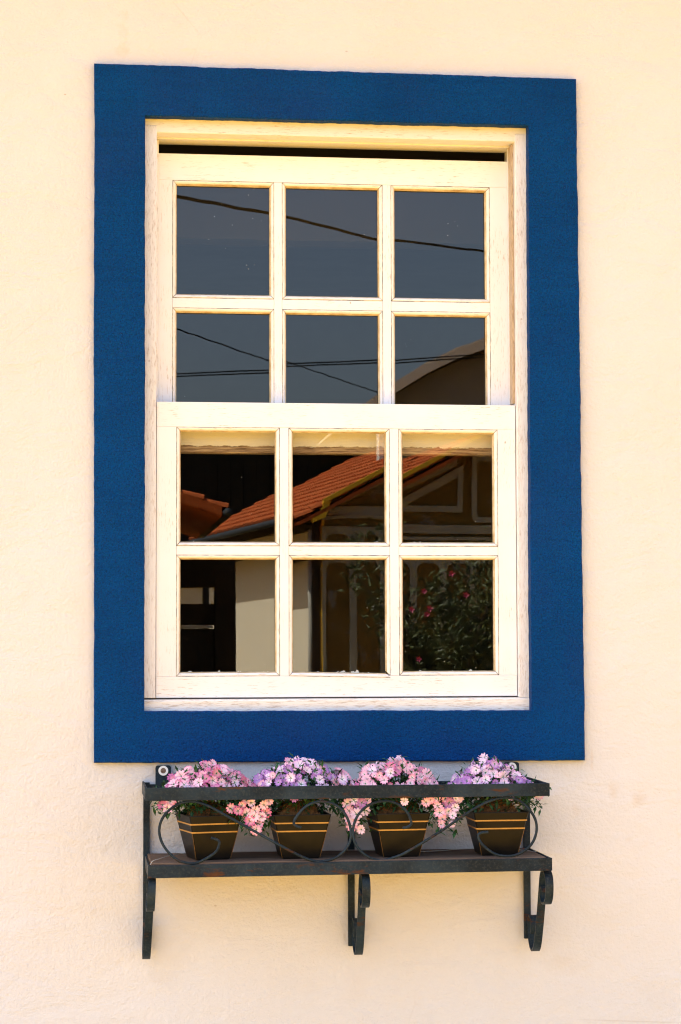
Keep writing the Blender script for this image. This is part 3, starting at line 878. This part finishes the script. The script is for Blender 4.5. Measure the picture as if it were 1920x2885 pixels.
def plant(cx, cyy, wl_, wr, zt, cols, hang, lab, seed, nb, lean=0.0, prof=None):
    rg = random.Random(seed)
    t = thing('flowering_plant', (cx, cyy, ZP + PH * .8), lab, 'flowers', 'artificial flowers in the shelf pots')
    pts = []; tries = 0
    zb = 1.236
    while len(pts) < nb and tries < 22000:
        tries += 1
        u = rg.uniform(-1, 1); v = rg.uniform(-1, 1)
        q = u * u + v * v
        if q > 1: continue
        x = cx + u * (wl_ if u < 0 else wr)
        hgt = max(0.0, 1 - abs(v) ** 2.4) ** .6
        top = envelope(prof, x)
        lump = .007 * math.sin(x * 95 + seed) * math.sin(v * 4.4 + seed * 1.7) + .005 * math.sin(x * 190 + v * 5 + seed)
        z = zb + .006 + (top - .009 - zb - .006) * hgt + min(lump, .004) + rg.uniform(-.009, .002)
        z = max(z, zb - .004)
        y = -.112 + v * .082
        if y > -.018: continue
        P = Vector((x, y, z))
        if math.sin(x * 150 + seed) * math.sin(v * 6 + x * 70 + seed) > .80: continue
        if any((P - o).length < .0105 for o, _ in pts): continue
        nrm = Vector((u * .9, v * .9 - .60, .15 + .65 * hgt)) + Vector((rg.uniform(-.7, .7), rg.uniform(-.45, .45), rg.uniform(-.6, .5)))
        pts.append((P, nrm.normalized()))
    for (x, y, z) in hang:
        nrm = Vector((rg.uniform(-.45, .45), -1, rg.uniform(-.25, .45))).normalized()
        pts.append((Vector((x, y, z)), nrm))
    fol = MB()
    for P, nrm in pts:
        kind = rg.choices([c for c, _ in cols], [wt for _, wt in cols])[0]
        o = link(bpy.data.objects.new('blossom', rg.choice(BL[kind])))
        o.parent = t
        o.location = P - t.location
        q = nrm.to_track_quat('Z', 'Y') @ Euler((0, 0, rg.uniform(0, 6.28))).to_quaternion()
        o.rotation_euler = q.to_euler()
        s = rg.uniform(.62, 1.12); o.scale = (s, s, s)
        for _ in range(3):
            leaf_into(fol, P - nrm * rg.uniform(.008, .022) + Vector((rg.uniform(-.008, .008), rg.uniform(-.008, .008), rg.uniform(-.008, .004))),
                      Vector((rg.uniform(-1, 1), rg.uniform(-1, .4), rg.uniform(-.4, .9))), Vector((0, 0, 1)), rg.uniform(.010, .019), rg.uniform(.0022, .0042))
    # dense leaves inside the dome and drooping over the pot rim
    for _ in range(760):
        u = rg.uniform(-1, 1); v = rg.uniform(-1, 1)
        if u * u + v * v > 1: continue
        x = cx + u * (wl_ if u < 0 else wr) * .95
        z = rg.uniform(1.218, max(1.225, envelope(prof, x) - .006) if rg.random() < .9 else envelope(prof, x) + .003)
        leaf_into(fol, Vector((x, -.112 + v * .070, z)), Vector((rg.uniform(-1, 1), rg.uniform(-1, 1), rg.uniform(-.5, 1))), Vector((0, 0, 1)), rg.uniform(.010, .022), rg.uniform(.002, .0042))
    for _ in range(650):
        x = cx + rg.uniform(-1, 1) * (wl_ if rg.random() < .5 else wr) * .98
        z = rg.uniform(1.208, 1.250) if abs(x - cx) < .05 else rg.uniform(1.200, 1.252) + .012 * abs(math.sin(x * 40))
        leaf_into(fol, Vector((x, rg.uniform(-.165, -.030), z)), Vector((rg.uniform(-1, 1), rg.uniform(-1, .4), rg.uniform(-.9, .9))), Vector((0, 0, 1)), rg.uniform(.010, .022), rg.uniform(.0022, .0045))
    for (x, y, z) in hang:
        for _ in range(16):
            leaf_into(fol, Vector((x + rg.uniform(-.022, .022), y + rg.uniform(.006, .03), z + rg.uniform(-.018, .026))), Vector((rg.uniform(-1, 1), rg.uniform(-1, .5), rg.uniform(-1, .6))), Vector((0, 0, 1)), rg.uniform(.010, .020), rg.uniform(.0025, .0045))
    part('foliage', fol, M['leaf'], t, kind='stuff')
    # arching narrow blades and wiry stems
    bl = MB()
    for _ in range(70):
        a = rg.uniform(0, 6.28); p = Vector((cx + rg.uniform(-.03, .03), cyy + rg.uniform(-.03, .02), ZP + PH * .85))
        tip_ = p + Vector((math.cos(a) * rg.uniform(.02, .055), math.sin(a) * rg.uniform(.01, .05), rg.uniform(.012, .050)))
        mid = (p + tip_) / 2 + Vector((0, 0, rg.uniform(.008, .02)))
        sd = Vector((-math.sin(a), math.cos(a), 0)) * rg.uniform(.0007, .0014)
        bl.add([p - sd, p + sd, mid - sd, mid + sd, tip_], [(0, 1, 3, 2), (2, 3, 4)])
    part('grass_blades', bl, M['blade'], t, kind='stuff')
    # coir packing: lumpy mound and loose fibres
    co = MB()
    N = 16; hx = .046
    base = []
    for j in range(N + 1):
        for i in range(N + 1):
            a = -hx + 2 * hx * i / N; b = -hx + 2 * hx * j / N
            e = max(0, 1 - (max(abs(a), abs(b)) / hx) ** 4)
            z = ZP + PH * .86 + e * (.022 + rg.uniform(0, .014)) + rg.uniform(-.001, .001)
            base.append((cx + a, cyy + b, z))
    co.add(base, [(j * (N + 1) + i, j * (N + 1) + i + 1, (j + 1) * (N + 1) + i + 1, (j + 1) * (N + 1) + i) for j in range(N) for i in range(N)])
    for _ in range(330):
        p = Vector((cx + rg.uniform(-.046, .046), cyy + rg.uniform(-.048, .03), ZP + PH * .92 + rg.uniform(.006, .034)))
        d = Vector((rg.uniform(-1, 1), rg.uniform(-1, 1), rg.uniform(-.6, .8))).normalized() * rg.uniform(.006, .014)
        sd = Vector((rg.uniform(-1, 1), rg.uniform(-1, 1), rg.uniform(-1, 1))).normalized() * .0006
        m_ = p + d * .5 + Vector((rg.uniform(-1, 1), rg.uniform(-1, 1), rg.uniform(-1, 1))) * .002
        co.add([p - sd, p + sd, m_ + sd, m_ - sd, p + d], [(0, 1, 2, 3), (3, 2, 4)])
    part('coir', co, M['coir'], t, kind='stuff')
    return t

plant(-.2760, -.108, .094, .108, 1.314, [('pink', 7), ('rose', 3), ('mauve', 1)],
      [(-.366, -.165, 1.229), (-.357, -.17, 1.222), (-.352, -.165, 1.236), (-.236, -.182, 1.222), (-.222, -.185, 1.217), (-.196, -.18, 1.232), (-.190, -.185, 1.218), (-.192, -.188, 1.206), (-.199, -.185, 1.198), (-.176, -.18, 1.205), (-.180, -.18, 1.190), (-.205, -.176, 1.238), (-.168, -.176, 1.212), (-.187, -.186, 1.181), (-.214, -.18, 1.228), (-.172, -.182, 1.228), (-.162, -.176, 1.235), (-.205, -.182, 1.212)],
      'bright pink artificial flowers in the pot at the left end of the shelf', 11, 150, prof=[(-.372, 1.245), (-.360, 1.262), (-.345, 1.283), (-.3263, 1.2945), (-.300, 1.297), (-.2754, 1.313), (-.255, 1.303), (-.2244, 1.2935), (-.205, 1.283), (-.1818, 1.268), (-.165, 1.258)])
plant(-.0995, -.110, .098, .112, 1.321, [('mauve', 6), ('purple', 5), ('pink', 2)],
      [(.004, -.178, 1.235), (.012, -.180, 1.222), (.018, -.186, 1.230), (.008, -.184, 1.208), (.003, -.182, 1.196), (.000, -.18, 1.186), (-.004, -.176, 1.200), (.018, -.18, 1.178), (-.010, -.178, 1.228), (.024, -.178, 1.214), (-.006, -.182, 1.214)],
      'mauve and purple artificial flowers in the second pot from the left', 22, 160, prof=[(-.20, 1.256), (-.186, 1.268), (-.170, 1.289), (-.1561, 1.2985), (-.130, 1.304), (-.1047, 1.320), (-.080, 1.315), (-.0532, 1.3003), (-.03, 1.284), (-.012, 1.292), (.0028, 1.274), (.018, 1.256)])
plant(.0960, -.112, .092, .098, 1.318, [('pink', 8), ('rose', 2), ('mauve', 2)],
      [(.030, -.178, 1.234), (.145, -.182, 1.229), (.154, -.180, 1.233), (.184, -.175, 1.234), (.177, -.182, 1.196), (.174, -.184, 1.186), (.165, -.178, 1.236), (.168, -.182, 1.222), (.172, -.182, 1.209)],
      'pale and bright pink artificial flowers in the third pot from the left', 33, 150, prof=[(.0, 1.250), (.0114, 1.268), (.0417, 1.3005), (.065, 1.303), (.0981, 1.317), (.125, 1.309), (.1458, 1.2984), (.165, 1.281), (.1761, 1.2638), (.20, 1.246)])
plant(.2935, -.112, .098, .088, 1.319, [('mauve', 8), ('purple', 5), ('pink', 1)],
      [(.192, -.176, 1.228), (.203, -.18, 1.218), (.197, -.184, 1.203), (.190, -.178, 1.211), (.205, -.176, 1.235), (.182, -.174, 1.220), (.197, -.178, 1.186), (.212, -.170, 1.236), (.376, -.150, 1.238)],
      'pale mauve and violet artificial flowers in the pot at the right end', 44, 135, prof=[(.19, 1.248), (.2066, 1.258), (.222, 1.281), (.2374, 1.2932), (.255, 1.304), (.277, 1.317), (.295, 1.313), (.312, 1.298), (.3295, 1.294), (.35, 1.279), (.3688, 1.262), (.385, 1.248)])

# ------------------------------------------------------------------ across the street (seen in the panes)
A7 = R(7)
OX, OY = 2.8575, 0.08 - 26.0
def fac(u, z, d):           # facade frame: u along the front, d out of the wall towards the window
    return (OX + u * math.cos(A7) + d * math.sin(A7), OY - u * math.sin(A7) + d * math.cos(A7), z)
och = thing('gabled_house', fac(2.56, 0, 0), 'ochre gabled house with pale plaster mouldings and orange tiled roof, seen in the glass', 'house')
GW = 5.12; EZ = 3.56; SL = .526; RZ = EZ + SL * GW / 2; DEP = 8.75
fb = MB().prism([(0.0, 0), (GW, 0), (GW, EZ - .20), (GW / 2, RZ - .20), (0.0, EZ - .20)], fac, 0, -.25)
part('facade', fb, M['ochre'], och)
sw = MB().prism([(0.0, 1.0), (.25, 1.0), (.25, EZ - .22), (0, EZ - .22)], lambda u, z, d: fac(u, z, d), -.252, -DEP)
part('side_wall', sw, M['sidewall'], och)
part('shadow_plinth', MB().prism([(-.03, 0), (.25, 0), (.25, .998), (-.03, .998)], fac, -.252, -DEP), M['shadow_plinth'], och)  # dark band painted in place of the cast shadow low on the wall
part('side_wall', MB().prism([(GW - .25, 0), (GW, 0), (GW, EZ - .22), (GW - .25, EZ - .22)], fac, -.252, -DEP), M['sidewall'], och)
part('rear_wall', MB().prism([(0.26, 0), (GW - .26, 0), (GW - .26, EZ - .25), (GW / 2, RZ - .25), (0.26, EZ - .25)], fac, -DEP + .25, -DEP + .002), M['sidewall'], och)
# corner bead and drain pipe
part('corner_bead', MB().prism([(.02, 0), (.06, 0), (.06, 3.40), (.02, 3.40)], fac, .002, .03), M['yellow'], och)
part('drain_pipe', MB().tube([fac(-.13, 0, -.06), fac(-.13, 3.12, -.06)], .035, 8), M['trim'], och, smooth=True)
part('corner_post', MB().prism([(-.105, 0), (-.003, 0), (-.003, 3.42), (-.105, 3.42)], fac, -.10, -.005), M['timber'], och)
# raised plaster mouldings on the front
def mould(poly, d=.035): return part('moulding', MB().prism(poly, fac, .002, d), M['trim'], och)
def frame_mould(outer, inner, d=.035): return part('moulding', MB().ring(outer, inner, fac, .002, d), M['trim'], och)
for sgn in (1, -1):
    X = (lambda u: u) if sgn == 1 else (lambda u: GW - u)
    mould([(X(.07), EZ - .06 + .01), (X(2.05), EZ - .06 + .01 + SL * 1.98), (X(2.05), EZ - .27 + SL * 1.98), (X(.30), EZ - .065)][::sgn])
    tri_o = [(X(.86), 3.645), (X(2.15), 4.345), (X(2.12), 3.645)]
    tri_i = [(X(1.26), 3.735), (X(2.065), 4.165), (X(2.045), 3.735)]
    frame_mould(tri_o, tri_i)
mould([(.07, 3.46), (GW - .07, 3.46), (GW - .07, 3.335), (.07, 3.335)])
def roundrect(u0, u1, z0, z1, r, n=5, arch=False):
    out = []
    for cu, cz, a0 in ((u1 - r, z1 - r, 0), (u0 + r, z1 - r, 90), (u0 + r, z0 + r, 180), (u1 - r, z0 + r, 270)):
        for k in range(n + 1):
            a = R(a0 + 90 * k / n); out.append((cu + r * math.cos(a), cz + r * math.sin(a)))
    return out
frame_mould(roundrect(2.27, 2.56 + .29, 3.50, 4.50, .09), roundrect(2.345, 2.56 + .215, 3.58, 4.40, .05))
# arched cornice over the panels, and tall round-headed panel frames
ar = []
for k in range(17):
    u = .02 + k * 5.08 / 16; ar.append((u, 3.305 + .035 * math.sin(math.pi * min(1, max(0, (u - .02) / 1.2)) ) if u < 1.2 else 3.285))
part('cornice', MB().prism(ar + [(u, z - .05) for u, z in ar[::-1]], fac, .002, .06), M['trim'], och)
for u0 in (.08, .53, .98, 1.43, 1.88, 2.33, 2.78, 3.23, 3.68, 4.13, 4.58):
    frame_mould([(u0 - .055 + (.44) * (1 if k in (1, 2) else 0), z) for k, z in enumerate((.9, .9, 3.20, 3.20))] if False else roundrect(u0 - .05, u0 + .40, .90, 3.17, .02), roundrect(u0, u0 + .35, .97, 3.06, .11))
# roof: barrel tiles on both slopes, yellow verge boards, gutter
def roof_tiles(parent, org, e_u, e_n, length, run, slope, m, pw=.16, crs=.27, seed=3, name='roof_tiles'):
    """org: eave corner; e_u: horizontal unit up-slope direction; e_n: unit along the eave"""
    rg = random.Random(seed); mb = MB()
    sl_ = math.sqrt(1 + slope * slope); L = run * sl_
    up = Vector((e_u.x, e_u.y, slope)) / sl_
    nrm = up.cross(e_n); nrm = nrm if nrm.z > 0 else -nrm
    nc = int(length / pw); nr = int(L / crs) + 1
    for i in range(nc):
        for j in range(nr):
            l0 = j * crs - .03; l1 = min(l0 + crs + .05, L)
            if l1 <= l0: continue
            o = org + e_n * (pw * (i + .5) + rg.uniform(-.006, .006))
            lift0, lift1 = .040 + rg.uniform(0, .012), .012
            vs = []
            for l, lf, w_ in ((l0, lift0, .56), (l1, lift1, .46)):
                for k in range(5):
                    a = math.pi * k / 4
                    vs.append(o + up * l + e_n * (-math.cos(a) * pw * w_) + nrm * (lf + math.sin(a) * pw * .33 - .01))
            mb.add(vs, [(k, k + 1, k + 6, k + 5) for k in range(4)] + [(0, 1, 2, 3, 4)])
    # underlay slab
    a = org - nrm * .03; b = a + e_n * length
    vs = [a, b, b + up * L, a + up * L]; vs += [p - nrm * .05 for p in vs]
    mb.add(vs, [(0, 1, 2, 3), (7, 6, 5, 4), (0, 1, 5, 4), (1, 2, 6, 5), (2, 3, 7, 6), (3, 0, 4, 7)])
    return part(name, mb, m, parent, kind='stuff')
part('eave_shade_band', MB().prism([(-.035, 3.13), (-.003, 3.13), (-.003, 3.32), (-.035, 3.32)], fac, -.252, -DEP), M['timber'], och)  # dark timber band added for the deep shade below the eave
part('soffit', MB().prism([(-.40, 3.23), (-.002, 3.34), (-.002, 3.31), (-.40, 3.19)], fac, -.26, -DEP), M['timber'], och)  # dark boards added to deepen the eave's shade
EU = Vector((math.cos(A7), -math.sin(A7), 0)); EN = Vector((-math.sin(A7), -math.cos(A7), 0))
OV, FO = .42, .45      # eave and verge overhang
org = Vector(fac(-OV, EZ - .10 - SL * OV, FO))
roof_tiles(och, org, EU, EN, DEP + FO - .5, GW / 2 + OV, SL, M['tile'], seed=5)
org2 = Vector(fac(GW + OV, EZ - .10 - SL * OV, FO))
roof_tiles(och, org2, -EU, EN, DEP + FO - .5, GW / 2 + OV, SL, M['tile'], seed=6)
for sgn in (1, -1):
    X = (lambda u: u) if sgn == 1 else (lambda u: GW - u)
    vb = MB().prism([(X(-OV + .36), EZ - .06 - SL * (OV - .36)), (X(GW / 2), RZ - .06), (X(GW / 2), RZ + .005), (X(-OV + .36), EZ + .005 - SL * (OV - .36))], fac, FO - .03, FO + .012)
    part('verge_board', vb, M['yellow'], och)
part('eave_return', MB().prism([(-.20, 3.20), (-.02, 3.28), (.045, 3.50), (-.06, 3.50), (-.10, 3.33), (-.22, 3.26)], fac, FO - .12, FO), M['yellow'], och)
part('gutter', MB().tube([fac(-OV - .05, EZ - SL * OV - .14, FO - .3), fac(-OV - .05, EZ - SL * OV - .14, -DEP)], .055, 8), M['gutter'], och, smooth=True)
ch = MB().box(-.16, .16, -.16, .16, 0, 1.0).box(-.20, .20, -.20, .20, .86, .94)
cb = Vector(fac(1.72, 4.15, -2.6))
ch.v = [(x + cb.x, y + cb.y, z + cb.z) for x, y, z in ch.v]
part('chimney', ch, M['white_rail'], och)

# cottage at the left with a short tiled eave, and a dark timber gate beside it
cot = thing('cottage', (-2.6, -19.4, 0), 'low cottage with an orange tiled eave left of the gabled house, seen in the glass', 'house')
part('wall', MB().box(-5.5, .30, -22.5, -18.2, 0, 2.75), M['shadow_plinth'], cot)
corg = Vector((.95, -17.85, 2.86)); roof_tiles(cot, corg, Vector((-1, 0, 0)), Vector((0, -1, 0)), 4.9, 3.2, .34, M['tile'], seed=9)
part('verge_board', MB().prism([(.93, 2.80), (.93, 2.90), (-2.2, 3.96), (-2.2, 3.86)], FY, -17.90, -17.84), M['tile'], cot)
part('gutter', MB().tube([(.99, -17.8, 2.83), (.99, -22.7, 2.83)], .05, 8), M['gutter'], cot, smooth=True)
gate = thing('timber_gate', (.7, -19.95, 0), 'dark timber gateway with heavy post and pale rail, seen in the lower left panes', 'gate')
part('post', MB().cbox(.983, 1.222, -20.10, -19.90, 0, 2.62, .01), M['timber'], gate)
part('beam', MB().cbox(.302, .980, -20.09, -19.91, 2.30, 2.62, .01), M['timber'], gate)
part('top_board', MB().cbox(.302, .980, -20.03, -19.97, 1.875, 2.115, .006), M['timber'], gate)
part('rail', MB().cbox(.302, .965, -19.965, -19.92, 1.838, 1.872, .006), M['white_rail'], gate)
x = .304
while x < .97:
    part('board', MB().cbox(x, min(x + .1605, .981), -20.02, -19.98, .06, 1.835, .006), M['timber'], gate); x += .162

gw = thing('garden_wall', (0, -36.2, 0), 'pale garden wall glimpsed through the timber gateway', 'wall')
part('wall', MB().box(-6, 1.75, -36.3, -36.0, 0, 2.82), M['sidewall'], gw)
part('coping', MB().cbox(-6, 1.78, -36.36, -35.94, 2.822, 2.90, .01), M['trim'], gw)

# black timber barn behind
barn = thing('timber_barn', (3.4, -48, 0), 'tall black timber barn behind the tiled roof, a dark mass in the glass', 'barn')
x = -.4
bw = [MB().box(-.4 + .3 * k, -.4 + .3 * k + .285, -45.05, -44.92, 0, 6.42) for k in range(25)]
for b_ in bw: part('board', b_, M['black_timber'], barn)
part('wall', MB().box(-.4, 7.1, -51, -45.06, 0, 6.40), M['black_timber'], barn)
part('roof', MB().prism([(-45.2 + .6, 6.43), (-51.3, 6.43), (-48, 6.60)], lambda a, b, d: (d, a, b), -.6, 7.3), M['black_timber'], barn)

# taller grey house further right
tall = thing('tall_house', (9.5, -42, 0), 'tall grey rendered house with a sloping eave, seen at the right of the upper panes', 'house')
rake = [(4.9, 6.04), (5.42, 6.50), (6.06, 6.97), (6.7, 7.36), (7.3, 7.64), (7.93, 7.85), (9.6, 8.30)]
part('wall', MB().prism([(6.0, 0), (14.2, 0), (14.2, 6.1), (9.6, 8.10), (7.93, 7.65), (7.3, 7.44), (6.7, 7.16), (6.06, 6.77), (6.0, 6.70)], FY, -40.35, -47), M['greywall'], tall)
for a, b in zip(rake[:-1], rake[1:]):
    pass
part('fascia', MB().prism(rake + [(x, z - .19) for x, z in rake[::-1]], FY, -39.82, -39.76), M['fascia'], tall)
part('soffit', MB().prism([(x, z - .17) for x, z in rake] + [(x, z - .21) for x, z in rake[::-1]], FY, -40.34, -39.825), M['timber'], tall)
part('roof', MB().prism([(x, z + .05) for x, z in rake] + [(14.4, 6.25), (14.4, 6.18)] + [(x, z + .005) for x, z in rake[::-1]], FY, -39.78, -47.2), M['fascia'], tall)

# overhead cables
def cable(pts, r, label, wob=.004, seed=1, sub=14):
    rg = random.Random(seed); P = catmull(pts, sub)
    P = [p + Vector((0, 0, rg.uniform(-wob, wob))) for p in P]
    part('cable', MB().tube(P, r, 6), M['cable'], label=label, cat='cable', group='overhead cables across the street', smooth=True)
V = lambda x, Y, z: (x, .18 - Y, z)
def straight(p, q, n=9): return [tuple(Vector(p).lerp(Vector(q), k / (n - 1))) for k in range(n)]
cable(straight(V(-2.94, .19, 2.918), V(9.15, 28.45, 7.05), 12), .0108, 'thick black cable slanting down across the top row of panes', .003)
cable(straight(V(-2.73, .19, 3.00), V(5.44, 25.8, 4.50), 12), .0048, 'thin twisted cable slanting down steeply through the second row of panes', .005, 2)
for k, (dz, lb) in enumerate(((0, 'nearly level thin cable in the second row of panes, upper of a pair'), (-.020, 'nearly level thin cable in the second row of panes, lower of a pair'))):
    cable([V(x_, 12, 3.617 + dz + .055 * x_ + (.006 * x_ * x_ if x_ < 0 else 0)) for x_ in range(-14, 17, 2)], .0055, lb, .002, 3 + k, 6)

# oleander bush
ole = thing('oleander_bush', (3.35, -17.9, 0), 'oleander bush with narrow leaves and a few pink flowers, seen in the right panes', 'bush')
rg = random.Random(5); st = MB(); lf = MB(); fl = []
tips = []
for k in range(22):
    a = rg.uniform(0, 6.28); rr = rg.uniform(.25, 1.15); h = rg.uniform(1.7, 2.95)
    if k == 0: a, rr, h = math.pi * .97, 1.02, 2.52
    if k == 1: a, rr, h = math.pi * 1.05, .75, 2.2
    b0 = Vector((3.35 + rg.uniform(-.1, .1), -17.9 + rg.uniform(-.1, .1), 0))
    tp = Vector((3.35 + math.cos(a) * rr, -17.9 + math.sin(a) * rr * .7, h))
    md = b0.lerp(tp, .5) + Vector((-math.cos(a) * .12, 0, .25))
    P = catmull([b0, md, tp], 8)
    st.tube(P, lambda t: .022 * (1 - t) + .005, 6)
    for i, p in enumerate(P):
        if p.z < 1.0: continue
        for _ in range(30):
            q = p + Vector((rg.gauss(0, .10), rg.gauss(0, .09), rg.gauss(0, .09)))
            d = Vector((rg.gauss(0, .7), rg.gauss(0, .7), rg.uniform(-.1, 1)))
            leaf_into(lf, q, d, Vector((rg.gauss(0, 1), rg.gauss(0, 1), .3)), rg.uniform(.09, .15), rg.uniform(.010, .017))
    tips.append(tp)
part('stems', st, M['bark'], ole, smooth=True)
part('foliage', lf, M['oleaf'], ole, kind='stuff')
for (x, z) in ((3.27, 2.50), (3.42, 2.28), (2.85, 2.13), (3.04, 2.14), (2.98, 2.32), (2.92, 1.62), (3.0, 2.08)):
    fm = MB()
    c = Vector((x, -17.35 + rg.uniform(-.04, .04), z)); ring_ = []
    for k in range(10):
        a = k * .6283; rr = .036 if k % 2 == 0 else .020
        ring_.append(c + Vector((math.cos(a) * rr, .012 if k % 2 == 0 else 0, math.sin(a) * rr)))
    fm.add([c + Vector((0, -.02, 0))] + ring_, [(0, 1 + k, 1 + (k + 1) % 10) for k in range(10)])
    part('flower_cluster', fm, M['oflower'], ole)
